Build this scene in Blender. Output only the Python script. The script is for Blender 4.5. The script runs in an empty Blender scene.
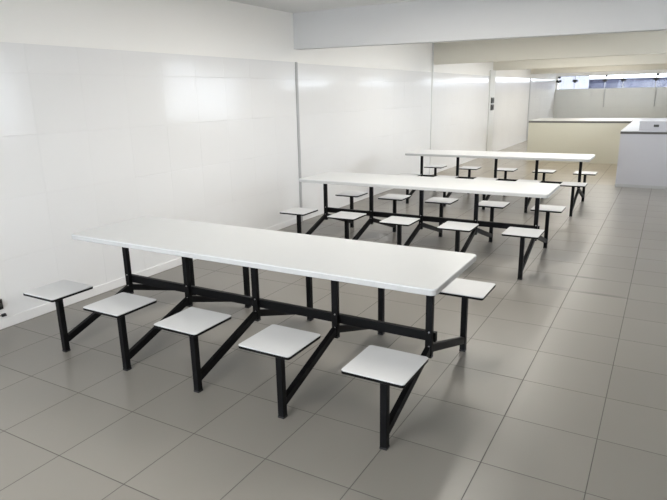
import bpy, bmesh, math, random
from mathutils import Vector, Matrix
random.seed(3)
SC = bpy.context.scene
COL = SC.collection

# ------------------------------------------------------------------ materials
def nmat(name):
    m = bpy.data.materials.new(name); m.use_nodes = True
    nt = m.node_tree
    return m, nt, nt.nodes['Principled BSDF']

def N(nt, typ, **kw):
    n = nt.nodes.new(typ)
    for k, v in kw.items():
        setattr(n, k, v)
    return n

def link(nt, a, b): nt.links.new(a, b)

def math_n(nt, op, a, b=None, c=None):
    n = N(nt, 'ShaderNodeMath', operation=op)
    for i, v in enumerate((a, b, c)):
        if v is None: continue
        if isinstance(v, (int, float)): n.inputs[i].default_value = v
        else: link(nt, v, n.inputs[i])
    return n.outputs[0]

def mixc(nt, fac, a, b):
    n = N(nt, 'ShaderNodeMix', data_type='RGBA')
    for sock, v in ((n.inputs[0], fac), (n.inputs[6], a), (n.inputs[7], b)):
        if isinstance(v, (int, float)): sock.default_value = v
        elif isinstance(v, tuple): sock.default_value = (*v, 1)
        else: link(nt, v, sock)
    return n.outputs[2]

def plain(name, col, rough=.5, metal=0.0, var=.04, scale=6.0, bump=0.0, spec=.5):
    """one colour with a faint procedural mottling"""
    m, nt, b = nmat(name)
    tc = N(nt, 'ShaderNodeNewGeometry')
    no = N(nt, 'ShaderNodeTexNoise'); no.inputs['Scale'].default_value = scale
    no.inputs['Detail'].default_value = 4
    link(nt, tc.outputs['Position'], no.inputs['Vector'])
    c = mixc(nt, no.outputs['Fac'], tuple(x * (1 - var) for x in col), tuple(min(1, x * (1 + var)) for x in col))
    link(nt, c, b.inputs['Base Color'])
    b.inputs['Roughness'].default_value = rough
    b.inputs['Metallic'].default_value = metal
    b.inputs['Specular IOR Level'].default_value = spec
    if bump:
        bp = N(nt, 'ShaderNodeBump'); bp.inputs['Strength'].default_value = bump
        bp.inputs['Distance'].default_value = .002
        link(nt, no.outputs['Fac'], bp.inputs['Height']); link(nt, bp.outputs[0], b.inputs['Normal'])
    return m

def tile_mat(name, col, grout, size, axes, offs, gw, rough, tilt=.004, tonevar=.03, spec=.5, stains=(), warm=None, wavy=0.0, rvar=.06, joint=(.5, .0012)):
    """square tiles laid on two world axes; each tile has its own tiny tilt and tone"""
    m, nt, b = nmat(name)
    g = N(nt, 'ShaderNodeNewGeometry')
    sp = N(nt, 'ShaderNodeSeparateXYZ'); link(nt, g.outputs['Position'], sp.inputs[0])
    uv = []
    for ax, of in zip(axes, offs):
        uv.append(math_n(nt, 'DIVIDE', math_n(nt, 'SUBTRACT', sp.outputs[ax], of), size))
    fl = [math_n(nt, 'FLOOR', u) for u in uv]
    fr = [math_n(nt, 'SUBTRACT', u, f) for u, f in zip(uv, fl)]
    d = [math_n(nt, 'ABSOLUTE', math_n(nt, 'SUBTRACT', f, .5)) for f in fr]
    mx = math_n(nt, 'MAXIMUM', d[0], d[1])
    gm = N(nt, 'ShaderNodeMapRange', interpolation_type='SMOOTHSTEP')
    link(nt, mx, gm.inputs[0])
    e = .5 - gw / size / 2
    gm.inputs[1].default_value = e - .0022; gm.inputs[2].default_value = e + .0022
    gm.inputs[3].default_value = 0; gm.inputs[4].default_value = 1
    cb = N(nt, 'ShaderNodeCombineXYZ'); link(nt, fl[0], cb.inputs[0]); link(nt, fl[1], cb.inputs[1])
    wn = N(nt, 'ShaderNodeTexWhiteNoise', noise_dimensions='3D'); link(nt, cb.outputs[0], wn.inputs['Vector'])
    no = N(nt, 'ShaderNodeTexNoise'); no.inputs['Scale'].default_value = 1.7; no.inputs['Detail'].default_value = 5
    link(nt, g.outputs['Position'], no.inputs['Vector'])
    tone = math_n(nt, 'ADD', math_n(nt, 'MULTIPLY', math_n(nt, 'SUBTRACT', wn.outputs['Value'], .5), tonevar * 2),
                  math_n(nt, 'MULTIPLY', math_n(nt, 'SUBTRACT', no.outputs['Fac'], .5), tonevar * 3))
    base = N(nt, 'ShaderNodeVectorMath', operation='SCALE')
    if warm:
        wcol, y0, y1 = warm
        mr = N(nt, 'ShaderNodeMapRange'); link(nt, sp.outputs[1], mr.inputs[0])
        mr.inputs[1].default_value = y0; mr.inputs[2].default_value = y1
        link(nt, mixc(nt, mr.outputs[0], col, wcol), base.inputs[0])
    else:
        base.inputs[0].default_value = col
    link(nt, math_n(nt, 'ADD', tone, 1.0), base.inputs['Scale'])
    c = base.outputs[0]
    for (sx, sy, rx, ry, k) in stains:            # old grime marks on the floor
        dx = math_n(nt, 'DIVIDE', math_n(nt, 'SUBTRACT', sp.outputs[0], sx), rx)
        dy = math_n(nt, 'DIVIDE', math_n(nt, 'SUBTRACT', sp.outputs[1], sy), ry)
        r2 = math_n(nt, 'ADD', math_n(nt, 'MULTIPLY', dx, dx), math_n(nt, 'MULTIPLY', dy, dy))
        f = math_n(nt, 'MULTIPLY', math_n(nt, 'MAXIMUM', math_n(nt, 'SUBTRACT', 1.0, r2), 0.0), k)
        c = mixc(nt, f, c, (.05, .048, .045))
    c = mixc(nt, gm.outputs[0], c, grout)
    link(nt, c, b.inputs['Base Color'])
    ro = math_n(nt, 'ADD', math_n(nt, 'MULTIPLY', no.outputs['Fac'], rvar), rough - rvar / 2)
    ro = math_n(nt, 'ADD', ro, math_n(nt, 'MULTIPLY', gm.outputs[0], joint[0]))
    link(nt, ro, b.inputs['Roughness'])
    b.inputs['Specular IOR Level'].default_value = spec
    sc = N(nt, 'ShaderNodeSeparateColor'); link(nt, wn.outputs['Color'], sc.inputs[0])
    h = None
    for i in range(2):
        t = math_n(nt, 'MULTIPLY', math_n(nt, 'SUBTRACT', sc.outputs[i], .5), math_n(nt, 'SUBTRACT', fr[i], .5))
        h = t if h is None else math_n(nt, 'ADD', h, t)
    h = math_n(nt, 'MULTIPLY', h, tilt * size * 2)
    if wavy:
        n2 = N(nt, 'ShaderNodeTexNoise'); n2.inputs['Scale'].default_value = 2.6; n2.inputs['Detail'].default_value = 1
        link(nt, g.outputs['Position'], n2.inputs['Vector'])
        h = math_n(nt, 'ADD', h, math_n(nt, 'MULTIPLY', n2.outputs['Fac'], wavy))
    h = math_n(nt, 'SUBTRACT', h, math_n(nt, 'MULTIPLY', gm.outputs[0], joint[1]))
    bp = N(nt, 'ShaderNodeBump'); bp.inputs['Strength'].default_value = 1; bp.inputs['Distance'].default_value = 1
    link(nt, h, bp.inputs['Height']); link(nt, bp.outputs[0], b.inputs['Normal'])
    return m

T = .45
M = {}
M['floor'] = tile_mat('floor_tile', (.228, .214, .191), (.09, .083, .075), T, (0, 1), (0, 0), .004, .32, tilt=.004, tonevar=.035, spec=.4,
                      stains=((1.86, 4.05, .22, .035, .5), (2.05, 3.62, .26, .03, .55), (1.72, 3.64, .12, .05, .3)),
                      warm=((.29, .255, .195), 9.85, 10.05), rvar=.1)
M['wall_tile'] = tile_mat('wall_tile', (.82, .815, .81), (.79, .785, .78), T, (1, 2), (0.0, 2.07 - 5 * T + .24), .005, .12,
                          tilt=.0035, tonevar=.006, wavy=.0015, rvar=.04, spec=.2, joint=(.3, .0008))
M['wall_tile_x'] = tile_mat('wall_tile_back', (.68, .68, .64), (.55, .55, .52), T, (0, 2), (0.0, 2.07 - 5 * T + .24), .003, .2,
                            tilt=.006, tonevar=.006, wavy=.003)
M['paint'] = plain('white_wall_paint', (.93, .915, .885), .6, var=.015, scale=1.2, bump=.15)
M['ceil'] = plain('ceiling_paint', (.76, .76, .755), .8, var=.015, scale=1.5)
M['beam_grey'] = plain('white_beam_paint', (.70, .70, .70), .7, var=.01, scale=1.5)
M['beam_cream'] = plain('cream_beam_paint', (.76, .73, .64), .7, var=.015, scale=1.5)
M['skirt'] = plain('white_skirting', (.82, .81, .80), .35, var=.02, scale=3)
M['profile'] = plain('grey_joint_profile', (.42, .42, .42), .45, var=.03, scale=4)
M['profile_w'] = plain('pale_joint_profile', (.72, .72, .70), .45, var=.03, scale=4)
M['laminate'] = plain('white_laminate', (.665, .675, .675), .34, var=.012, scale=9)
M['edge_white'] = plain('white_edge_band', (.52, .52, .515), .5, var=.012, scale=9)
M['seat_white'] = plain('white_seat_laminate', (.60, .605, .61), .4, var=.02, scale=11)
M['black_edge'] = plain('black_edge_band', (.004, .004, .004), .5, var=.1, scale=20, spec=.15)
M['black_metal'] = plain('black_powder_coat', (.0035, .0035, .004), .5, var=.12, scale=30, bump=.1, spec=.15)
M['black_plastic'] = plain('black_plastic', (.010, .010, .011), .5, var=.1, scale=30)
M['bolt'] = plain('zinc_bolt', (.55, .55, .55), .35, metal=.9, var=.05, scale=40)
M['beige_panel'] = plain('beige_panel', (.55, .53, .43), .35, var=.03, scale=1.5)
M['counter_white'] = plain('white_counter_panel', (.49, .485, .51), .35, var=.015, scale=2)
M['counter_top'] = plain('white_counter_top', (.52, .52, .54), .3, var=.01, scale=2)
M['cream_top'] = plain('cream_counter_top', (.44, .435, .39), .3, var=.01, scale=2)
M['dark_strip'] = plain('dark_edge_strip', (.10, .095, .09), .5, var=.05, scale=8)
M['white_plastic'] = plain('white_plastic', (.78, .78, .78), .4, var=.01, scale=8)
M['grey_plastic'] = plain('dark_grey_plastic', (.055, .055, .05), .4, var=.05, scale=20)
M['alu'] = plain('window_aluminium', (.55, .56, .58), .4, metal=.3, var=.03, scale=8)
M['bluewall'] = plain('blue_grey_render', (.015, .0165, .034), .9, var=.22, scale=1.3)
M['blueglass'] = plain('dull_blue_shutter', (.012, .013, .028), .5, var=.2, scale=2)
M['palefence'] = plain('pale_sheet', (.12, .12, .14), .6, var=.05, scale=3)
M['ground'] = plain('concrete_ground', (.45, .44, .42), .9, var=.1, scale=.8)
M['concrete'] = plain('outer_render', (.6, .6, .58), .9, var=.05, scale=1)

def glass():
    m, nt, b = nmat('window_glass')
    out = nt.nodes['Material Output']
    tr = N(nt, 'ShaderNodeBsdfTransparent'); tr.inputs[0].default_value = (.93, .95, .96, 1)
    gl = N(nt, 'ShaderNodeBsdfGlossy'); gl.inputs['Roughness'].default_value = .03
    fz = N(nt, 'ShaderNodeFresnel'); fz.inputs[0].default_value = 1.45
    mx = N(nt, 'ShaderNodeMixShader')
    ge = N(nt, 'ShaderNodeNewGeometry')          # the inner faces of the thin sheet let everything through
    link(nt, math_n(nt, 'MULTIPLY', fz.outputs[0], math_n(nt, 'SUBTRACT', 1.0, ge.outputs['Backfacing'])), mx.inputs[0]); link(nt, tr.outputs[0], mx.inputs[1]); link(nt, gl.outputs[0], mx.inputs[2])
    link(nt, mx.outputs[0], out.inputs['Surface'])
    return m
M['glass'] = glass()

def fill_tube_mat():  # glow of the added ceiling battens
    m, nt, b = nmat('fill_tube')
    b.inputs['Base Color'].default_value = (.9, .9, .88, 1)
    b.inputs['Emission Color'].default_value = (1, .93, .80, 1)
    b.inputs['Emission Strength'].default_value = 2.5
    return m
M['tube'] = fill_tube_mat()

# ------------------------------------------------------------------ mesh helpers
def box(bm, x0, x1, y0, y1, z0, z1, bev=0.0, mi=0):
    vs = [bm.verts.new((x, y, z)) for z in (z0, z1) for y in (y0, y1) for x in (x0, x1)]
    q = [(0, 2, 3, 1), (4, 5, 7, 6), (0, 1, 5, 4), (2, 6, 7, 3), (0, 4, 6, 2), (1, 3, 7, 5)]
    fs = [bm.faces.new([vs[i] for i in f]) for f in q]
    for f in fs: f.material_index = mi
    if bev:
        es = list({e for f in fs for e in f.edges})
        r = bmesh.ops.bevel(bm, geom=es, offset=bev, segments=2, profile=.5, affect='EDGES')
        for f in r['faces']: f.material_index = mi
    return fs

def rounded_slab(bm, sx, sy, z0, z1, rad, bev, seg=6):
    """slab centred on the origin with rounded corners in plan and a softened rim"""
    def ring(inset, z):
        r = max(rad - inset, .001); hx, hy = sx / 2 - inset, sy / 2 - inset
        out = []
        for cx, cy, a0 in ((hx - r, hy - r, 0), (-hx + r, hy - r, 90), (-hx + r, -hy + r, 180), (hx - r, -hy + r, 270)):
            for k in range(seg + 1):
                a = math.radians(a0 + 90 * k / seg)
                out.append(bm.verts.new((cx + r * math.cos(a), cy + r * math.sin(a), z)))
        return out
    rs = [ring(bev, z0), ring(0, z0 + bev), ring(0, z1 - bev), ring(bev, z1)]
    n = len(rs[0])
    for a, b in zip(rs, rs[1:]):
        for i in range(n):
            bm.faces.new((a[i], a[(i + 1) % n], b[(i + 1) % n], b[i]))
    bm.faces.new(list(reversed(rs[0]))); bm.faces.new(rs[-1])

def bar(bm, p, q, w, h, bev=.002):
    """rectangular tube from p to q: w sideways, h upwards"""
    p, q = Vector(p), Vector(q)
    d = (q - p); L = d.length; d.normalize()
    side = d.cross(Vector((0, 0, 1)))
    side = side.normalized() if side.length > 1e-4 else Vector((1, 0, 0))
    up = side.cross(d)
    b2 = bmesh.new(); box(b2, -w / 2, w / 2, 0, L, -h / 2, h / 2, bev)
    mt = Matrix((side, d, up)).transposed().to_4x4(); mt.translation = p
    b2.transform(mt)
    me = bpy.data.meshes.new('tmp'); b2.to_mesh(me); b2.free()
    bm.from_mesh(me); bpy.data.meshes.remove(me)

def cyl(bm, c, axis, r, h, seg=12, bev=0.0):
    mt = Vector((0, 0, 1)).rotation_difference(Vector(axis)).to_matrix().to_4x4(); mt.translation = Vector(c)
    bmesh.ops.create_cone(bm, cap_ends=True, segments=seg, radius1=r, radius2=r * (1 - bev), depth=h, matrix=mt)

def tubepath(bm, pts, r, seg=8):
    pts = [Vector(p) for p in pts]; rings = []
    for i, p in enumerate(pts):
        d = (pts[min(i + 1, len(pts) - 1)] - pts[max(i - 1, 0)]).normalized()
        s = d.cross(Vector((.13, .3, 1))).normalized(); u = s.cross(d)
        rings.append([bm.verts.new(p + r * (math.cos(2 * math.pi * k / seg) * s + math.sin(2 * math.pi * k / seg) * u)) for k in range(seg)])
    for a, b in zip(rings, rings[1:]):
        for k in range(seg):
            bm.faces.new((a[k], a[(k + 1) % seg], b[(k + 1) % seg], b[k]))
    bm.faces.new(rings[0]); bm.faces.new(rings[-1])

def obj(name, bm, mats, parent=None, loc=None, smooth=False):
    bmesh.ops.recalc_face_normals(bm, faces=bm.faces)
    me = bpy.data.meshes.new(name); bm.to_mesh(me); bm.free()
    for m in (mats if isinstance(mats, (list, tuple)) else [mats]): me.materials.append(M[m])
    if smooth:
        for p in me.polygons: p.use_smooth = True
    o = bpy.data.objects.new(name, me); COL.objects.link(o)
    if parent: o.parent = parent
    if loc: o.location = loc
    return o

def bx(name, mat, dims, parent=None, bev=.0):
    bm = bmesh.new(); box(bm, *dims, bev); return obj(name, bm, mat, parent)

def tag(o, label, cat, group=None):
    o['label'] = label; o['category'] = cat
    if group: o['group'] = group
    return o

def thing(name, label, cat, loc=(0, 0, 0), group=None):
    o = bpy.data.objects.new(name, None); COL.objects.link(o); o.location = loc
    o.empty_display_size = .1
    return tag(o, label, cat, group)

def struct(o): o['kind'] = 'structure'; return o

# ------------------------------------------------------------------ room shell
XL, XR, YB, YF, H = -1.83, 4.2, -4.5, 24.4, 2.65
TT = 2.07                                  # top of the wall tiling
struct(bx('floor', 'floor', (XL - .3, XR + .3, YB - .3, YF + .3, -.12, 0)))
struct(bx('ceiling', 'ceil', (XL - .3, XR + .3, YB - .3, YF + .3, H, H + .15)))

bm = bmesh.new()
box(bm, XL - .3, XL - .008, YB - .3, YF + .3, 0, H, mi=0)
box(bm, XL - .008, XL, YB, 5.0, 0, TT, mi=1)
box(bm, XL - .008, XL, 5.0, YF, 0, TT - .01, mi=1)
struct(obj('wall_left', bm, ['paint', 'wall_tile']))

bm = bmesh.new(); box(bm, XL, XL + .014, YB, 4.95, 0, .075, .003)
struct(obj('baseboard_left', bm, 'skirt'))
# vertical joint profiles on the left wall at the column lines
struct(bx('trim_1', 'profile', (XL, XL + .012, 4.992, 5.036, 0, TT)))
struct(bx('trim_2', 'profile_w', (XL, XL + .012, 9.95, 10.02, 0, H)))
struct(bx('trim_3', 'profile_w', (XL, XL + .03, 14.25, 14.75, 0, 2.21)))
struct(bx('trim_4', 'profile', (XL, XL + .012, 19.36, 19.5, 0, TT)))

def beam(name, y, d, za, zb, mat):
    bm = bmesh.new()
    fs = box(bm, XL - .1, XR + .1, y, y + d, 2.2, H + .05)
    for v in bm.verts:
        if v.co.z < 2.3: v.co.z = za if v.co.x < 0 else zb
    return struct(obj(name, bm, mat))
beam('trim_5', 5.0, .15, 2.228, 2.165, 'beam_grey')
beam('trim_6', 10.0, .15, 2.205, 2.235, 'beam_cream')
beam('trim_7', 14.6, .15, 2.205, 2.225, 'beam_cream')
beam('trim_8', 19.4, .15, 2.205, 2.225, 'beam_cream')

# wall with rectangular openings: axis 'x' = wall plane X const, openings along Y (and vice versa)
def wall_with_openings(name, axis, p0, p1, a0, a1, z1, ops, mats, tile=None):
    bm = bmesh.new()
    def put(u0, u1, z0, zz, q0=p0, q1=p1, mi=0):
        if axis == 'x': box(bm, q0, q1, u0, u1, z0, zz, mi=mi)
        else: box(bm, u0, u1, q0, q1, z0, zz, mi=mi)
    cur = a0
    for (u0, u1, z0, zz) in sorted(ops):
        if u0 > cur: put(cur, u0, 0, z1)
        if z0 > 0: put(u0, u1, 0, z0)
        if zz < z1: put(u0, u1, zz, z1)
        cur = u1
    put(cur, a1, 0, z1)
    if tile:
        q0, q1, zt = tile
        for (u0, u1, z0, zz) in sorted(ops):
            put(a0, a1, 0, min(z0, zt), q0, q1, 1)
            break
    return struct(obj(name, bm, mats))

WB = (1.69, 2.215)                          # back strip window
wall_with_openings('wall_back', 'y', YF, YF + .3, XL - .3, XR + .3, H, [(-1.76, 4.0, WB[0], WB[1])], ['paint', 'wall_tile_x'],
                   tile=(YF - .008, YF, 1.69))
RW = [(4.4, 5.15, 1.0, 2.5), (8.7, 11.4, 1.0, 2.5), (13.4, 16.7, 1.86, 2.28), (18.8, 21.9, 1.8, 2.26)]
wall_with_openings('wall_right', 'x', XR, XR + .25, YB - .3, YF + .3, H, RW, ['paint'])
RR = [(-1.7, 2.3, .7, 2.45)]
wall_with_openings('wall_rear', 'y', YB - .25, YB, XL - .3, XR + .3, H, RR, ['paint'])

# right wall windows beside the camera, plus an added one in the rear wall
def side_window(name, axis, p, u0, u1, z0, z1, n):
    def bb(bm, a0, a1, zz0, zz1, t=.03):
        if axis == 'x': box(bm, p + .08, p + .08 + t, a0, a1, zz0, zz1)
        else: box(bm, a0, a1, p - .08 - t, p - .08, zz0, zz1)
    bm = bmesh.new()
    f = .035
    bb(bm, u0, u1, z0, z0 + f); bb(bm, u0, u1, z1 - f, z1)
    bb(bm, u0, u0 + f, z0 + f, z1 - f); bb(bm, u1 - f, u1, z0 + f, z1 - f)
    o = struct(obj(name, bm, 'alu'))
    w = (u1 - u0) / n
    for i in range(1, n):
        bm = bmesh.new(); bb(bm, u0 + i * w - .012, u0 + i * w + .012, z0 + f, z1 - f)
        obj('mullion', bm, 'alu', o)
    for i in range(n):
        bm = bmesh.new()
        if axis == 'x': box(bm, p + .092, p + .096, u0 + i * w + .015, u0 + (i + 1) * w - .015, z0 + f, z1 - f)
        else: box(bm, u0 + i * w + .015, u0 + (i + 1) * w - .015, p - .096, p - .092, z0 + f, z1 - f)
        obj('pane', bm, 'glass', o)
    return o
for i, (u0, u1, z0, z1) in enumerate(RW):
    side_window('window_%d' % (i + 2), 'x', XR, u0, u1, z0, z1, 1 if u1 - u0 < 1 else 3 if z0 < 1.5 else 4)
side_window('window_6', 'y', YB, *RR[0], 4)  # unseen rear window, added to brighten the foreground

# back strip window: frame, sashes, latches, opener rods
bm = bmesh.new()
x0, x1, z0, z1 = -1.76, 4.0, *WB
yw = YF + .03
box(bm, x0, x1, yw, yw + .04, z0, z0 + .02); box(bm, x0, x1, yw, yw + .04, z1 - .02, z1)
box(bm, x0, x0 + .02, yw, yw + .04, z0 + .02, z1 - .02); box(bm, x1 - .02, x1, yw, yw + .04, z0 + .02, z1 - .02)
w1 = struct(obj('window_1', bm, 'alu'))
mull = [-1.09, .01, .66, 1.78, 2.9]
for mxx in mull:
    bx('mullion', 'alu', (mxx - .012, mxx + .012, yw, yw + .035, z0 + .02, z1 - .02), w1)
edges = [x0 + .02] + mull + [x1 - .02]
for a, b in zip(edges, edges[1:]):
    bx('pane', 'glass', (a + .013, b - .013, yw + .015, yw + .019, z0 + .021, z1 - .021), w1)
for lx in [x0 + .05] + mull:
    bm = bmesh.new()
    box(bm, lx - .1, lx + .1, yw - .05, yw - .002, 1.975, 2.06, .006)
    box(bm, lx - .03, lx + .03, yw - .10, yw - .045, 1.94, 2.03, .004)
    obj('latch', bm, 'black_plastic', w1)
for lx in (x0 + .06, .05, 1.83):
    bm = bmesh.new(); box(bm, lx - .05, lx + .05, yw - .04, yw - .002, z1 - .09, z1 - .015, .005)
    obj('stay', bm, 'black_plastic', w1)
for lx in (.045, 1.82):
    bm = bmesh.new(); cyl(bm, (lx, YF - .035, 1.36), (0, 0, 1), .012, .66, 10)
    cyl(bm, (lx, YF - .035, 1.02), (0, 0, 1), .018, .05, 10)
    obj('opener_rod', bm, 'profile', w1)

# ------------------------------------------------------------------ canteen tables
SP, NS, DY = .597, 5, .620                 # stool spacing, stools a side, stool distance from the spine
xs = [(i - 2) * SP + .014 for i in range(NS)]

def make_table():
    root = bpy.data.objects.new('canteen_table', None); COL.objects.link(root); root.empty_display_size = .1
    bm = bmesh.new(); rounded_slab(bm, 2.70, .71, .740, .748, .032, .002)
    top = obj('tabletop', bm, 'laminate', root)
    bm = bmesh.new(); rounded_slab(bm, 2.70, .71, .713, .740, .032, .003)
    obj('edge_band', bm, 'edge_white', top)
    bm = bmesh.new(); bar(bm, (xs[0] - .03, 0, .345), (xs[-1] + .03, 0, .345), .03, .055)
    obj('spine_beam', bm, 'black_metal', root)
    for x in xs:
        bm = bmesh.new(); box(bm, x - .019, x + .019, -.048, -.0155, .243, .708, .002)
        p = obj('post', bm, 'black_metal', root)
        bm = bmesh.new(); box(bm, x - .06, x + .06, -.09, .06, .708, .713, .001)
        obj('mounting_plate', bm, 'black_metal', p)
        for z in (.30, .385):
            bm = bmesh.new(); cyl(bm, (x + .004, -.050, z), (0, -1, 0), .0055, .006, 8, .3)
            obj('bolt', bm, 'bolt', p)
        bm = bmesh.new(); box(bm, x - .0205, x + .0205, -.0495, -.0145, .230, .2435, .004)
        obj('end_cap', bm, 'black_plastic', p)
    for s in (-1, 1):
        for x in xs:
            bm = bmesh.new()
            box(bm, x - .018, x + .018, s * DY - .018, s * DY + .018, .004, .426, .002)
            lg = obj('leg', bm, 'black_metal', root)
            bm = bmesh.new(); box(bm, x - .0195, x + .0195, s * DY - .0195, s * DY + .0195, 0, .012, .002)
            obj('foot_cap', bm, 'black_plastic', lg)
            bm = bmesh.new()
            ya = -.046 if s < 0 else -.017
            bar(bm, (x, ya, .280), (x, s * (DY - .016), .085 if s < 0 else .08), .03, .045)
            obj('strut', bm, 'black_metal', root)
            bm = bmesh.new(); rounded_slab(bm, .313, .310, .440, .445, .016, .0012)
            st = obj('seat', bm, 'seat_white', root, (x, s * DY + (.008 if s < 0 else 0), 0))
            bm = bmesh.new(); rounded_slab(bm, .314, .311, .426, .4405, .016, .002)
            e = obj('edge_band', bm, 'black_edge', st); e['label'] = 'black edge around the white seat'
    return root

def copy_tree(o, parent=None):
    c = o.copy(); COL.objects.link(c); c.parent = parent
    for ch in o.children: copy_tree(ch, c)
    return c

TABLES = [((.152, 1.414), 'long white canteen table nearest the camera, ten square stools fixed to its black frame'),
          ((.152, 4.358), 'long white canteen table with fixed stools, the middle one of three rows'),
          ((.156, 7.44), 'long white canteen table with fixed stools, farthest back, in front of the beige counter')]
proto = make_table()
for i, ((tx, ty), lab) in enumerate(TABLES):
    t = proto if i == 0 else copy_tree(proto)
    t.location = (tx, ty, 0)
    tag(t, lab, 'table', 'canteen tables with fixed stools')

# ------------------------------------------------------------------ serving counters
def counter(name, label, x0, x1, y0, y1, zt, body, loc):
    t = thing(name, label, 'counter', loc)
    bx('body', body, (x0, x1, y0, y1, 0, zt - .05), t)
    s = bx('edge_strip', 'dark_strip', (x0 - .004, x1 + .004, y0 - .006, y1 + .004, zt - .05, zt - .014), t)
    s['label'] = 'dark strip under the worktop'
    if body == 'counter_white':
        p = bx('base_strip', 'profile', (x0 - .004, x1, y0 - .012, y0 - .001, 0, .05), t); p['label'] = 'grey strip along the base'  # thin grey strip along the bottom of the front
    w = bx('worktop', 'counter_top' if body == 'counter_white' else 'cream_top', (x0 - .006, x1 + .006, y0 - .012, y1 + .006, zt - .014, zt), t, .003)
    return t
counter('serving_counter', 'beige panelled counter with a white top behind the farthest table', -1.12, 1.115, 0, 1.4, .97, 'beige_panel', (.55, 13.3, 0))
counter('serving_counter', 'white counter at the right edge of the picture, nearer than the beige one', -1.25, 1.25, 0, 4.9, .965, 'counter_white', (2.93, 9.8, 0))
ub = thing('service_box', 'low white box with a dark socket, standing on the white counter', 'box', (2.9, 9.9, .965))
bx('body', 'counter_white', (-.95, .95, 0, 1.2, 0, .145), ub, .003)
bx('lid', 'counter_top', (-.955, .955, -.005, 1.205, .145, .158), ub, .003)
bm = bmesh.new(); box(bm, -.735, -.655, -.012, 0, .065, .105, .003); box(bm, -.725, -.7, -.016, -.011, .075, .095); box(bm, -.69, -.665, -.016, -.011, .075, .095)
s = obj('socket', bm, 'grey_plastic', ub); s['label'] = 'dark grey socket'

# ------------------------------------------------------------------ sockets and switches on the left wall
def wall_switch(label, y, z):
    t = thing('wall_switch', label, 'switch', (XL + .03, y, z), 'dark switches on the left wall')
    bm = bmesh.new(); box(bm, 0, .03, -.12, .12, -.075, .075, .005); obj('cover_plate', bm, 'grey_plastic', t)
    bm = bmesh.new(); box(bm, .028, .04, -.055, .055, -.035, .035, .003); obj('rocker', bm, 'black_plastic', t)
wall_switch('dark grey switch box on the far left wall, upper of the pair', 14.5, 1.435)
wall_switch('dark grey switch box on the far left wall, lower of the pair', 14.5, 1.255)

t = thing('wall_socket', 'black socket low on the tiled wall at the left edge of the picture', 'socket', (XL, .80, .19))
bm = bmesh.new(); box(bm, 0, .012, -.06, .06, -.04, .04, .004); obj('cover_plate', bm, 'black_plastic', t)
bm = bmesh.new(); cyl(bm, (.02, -.012, 0), (1, 0, 0), .024, .02, 20, .15); cyl(bm, (.02, .032, 0), (1, 0, 0), .016, .02, 16, .15)
obj('outlet', bm, 'grey_plastic', t)
t = thing('cable_plug', 'small black plug on the wall under the black socket, above the skirting', 'plug', (XL, .853, .102))
bm = bmesh.new(); box(bm, 0, .02, -.016, .016, -.011, .011, .004); cyl(bm, (.026, .004, 0), (1, 0, 0), .008, .014, 12, .2)
pb = obj('plug_body', bm, 'black_plastic', t)
bm = bmesh.new(); tubepath(bm, [(.012, -.014, 0), (.014, -.03, .004), (.013, -.045, .02), (.012, -.05, .05)], .003)
obj('cable', bm, 'grey_plastic', t)

# ------------------------------------------------------------------ ceiling lamps added out of view to brighten the bays
def fill_batten(y, x, label, power=1.0):
    LL = 3.2 if y > 5 else 1.2
    t = thing('added_lamp', label, 'lamp', (x, y, H), 'added fill battens')
    bm = bmesh.new(); box(bm, -.06, .06, -LL / 2 - .02, LL / 2 + .02, -.045, 0, .004); obj('housing', bm, 'white_plastic', t)
    for s in (-1, 1):
        bm = bmesh.new(); cyl(bm, (s * .032, 0, -.062), (0, 1, 0), .014, LL - .02, 12); obj('tube', bm, 'tube', t, smooth=True)
    L = bpy.data.lights.new('fill_light', 'AREA'); L.shape = 'RECTANGLE'; L.size = .1; L.size_y = LL
    L.color = (1, .965, .90); L.energy = FILL_POWER * power
    lo = bpy.data.objects.new('fill_light', L); COL.objects.link(lo); lo.location = (x, y, H - .085)
FILL_POWER = 15
PW = {3.1: .74, -1.6: .95, 22.0: .3, 12.2: .8, 7.3: .72}
for y, lab in ((7.3, 'bay behind the first beam'), (12.2, 'bay of the beige counter'), (17.0, 'bay beyond the counters'), (22.0, 'last bay by the strip window'), (3.1, 'nearest bay above the front table'), (-1.6, 'bay above the camera')):
    fill_batten(y, 0 if y > 5 else .1, 'added unseen twin tube fill lamp in the %s, left of two' % lab, PW.get(y, 1))
    fill_batten(y, .9 if y > 5 else 1.0, 'added unseen twin tube fill lamp in the %s, right of two' % lab, PW.get(y, 1))

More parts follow.
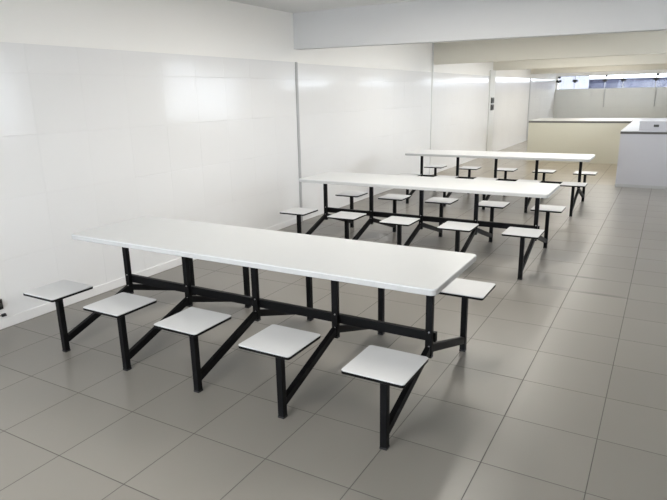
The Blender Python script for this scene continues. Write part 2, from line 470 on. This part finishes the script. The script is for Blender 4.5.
# ------------------------------------------------------------------ outside
struct(bx('ground', 'ground', (-30, 40, -30, 60, -.4, -.13)))
t = thing('neighbour_building', 'low blue grey building seen through the strip window', 'building', (4.4, 30.0, -.13))
bx('wall', 'bluewall', (-5.9, 6, 0, 4, 0, 2.28), t)
for a, b in ((-4.6, -4.0), (-3.3, -2.5), (-1.3, -.75), (.5, 1.3)):
    bx('window', 'blueglass', (a, b, -.03, 0, 1.3, 2.1), t)
bx('roof', 'profile', (-5.94, 6.1, -.08, 4.1, 2.28, 2.31), t)
bm = bmesh.new()
box(bm, -3.6, -1.12, 29.2, 29.23, -.13, 3.0)
for k in range(10): box(bm, -3.5 + k * .235, -3.46 + k * .235, 29.18, 29.2, -.13, 3.0)
tag(obj('fence_panel', bm, 'palefence'), 'pale sheet fence seen through the left end of the strip window', 'fence')

# ------------------------------------------------------------------ light
W = bpy.data.worlds.new('sky'); SC.world = W; W.use_nodes = True
bg = W.node_tree.nodes['Background']; bg.inputs[0].default_value = (.91, .965, 1.06, 1); bg.inputs[1].default_value = 5.0
def portal(loc, rot, sx, sy):
    L = bpy.data.lights.new('window_portal', 'AREA'); L.shape = 'RECTANGLE'; L.size = sx; L.size_y = sy
    L.cycles.is_portal = True
    o = bpy.data.objects.new('window_portal', L); COL.objects.link(o); o.location = loc; o.rotation_euler = rot
for (u0, u1, z0, z1) in RW:
    portal((XR + .04, (u0 + u1) / 2, (z0 + z1) / 2), (0, math.radians(90), 0), z1 - z0, u1 - u0)
u0, u1, z0, z1 = RR[0]
portal(((u0 + u1) / 2, YB - .04, (z0 + z1) / 2), (math.radians(90), 0, 0), u1 - u0, z1 - z0)
portal((1.12, YF + .02, 1.95), (math.radians(-90), 0, 0), 5.7, .5)

# ------------------------------------------------------------------ camera
yaw, pitch, roll, F = -.522, .263, -.020, 575.74
cy, sy, cp, sp_ = math.cos(yaw), math.sin(yaw), math.cos(pitch), math.sin(pitch)
f = Vector((sy * cp, cy * cp, -sp_)); r = Vector((cy, -sy, 0)); u = r.cross(f)
r2 = math.cos(roll) * r + math.sin(roll) * u; u2 = -math.sin(roll) * r + math.cos(roll) * u
cam = bpy.data.cameras.new('camera'); cam.sensor_width = 36; cam.lens = F * 36 / 667; cam.clip_end = 200
co = bpy.data.objects.new('camera', cam); COL.objects.link(co)
mt = Matrix((r2, u2, -f)).transposed().to_4x4(); mt.translation = (2.382, -1.441, 1.658)
co.matrix_world = mt
SC.camera = co

vs = SC.view_settings
SC.display_settings.display_device = 'sRGB'
vs.view_transform = 'Standard'; vs.look = 'None'; vs.gamma = 1; vs.use_curve_mapping = False
vs.exposure = 1.27
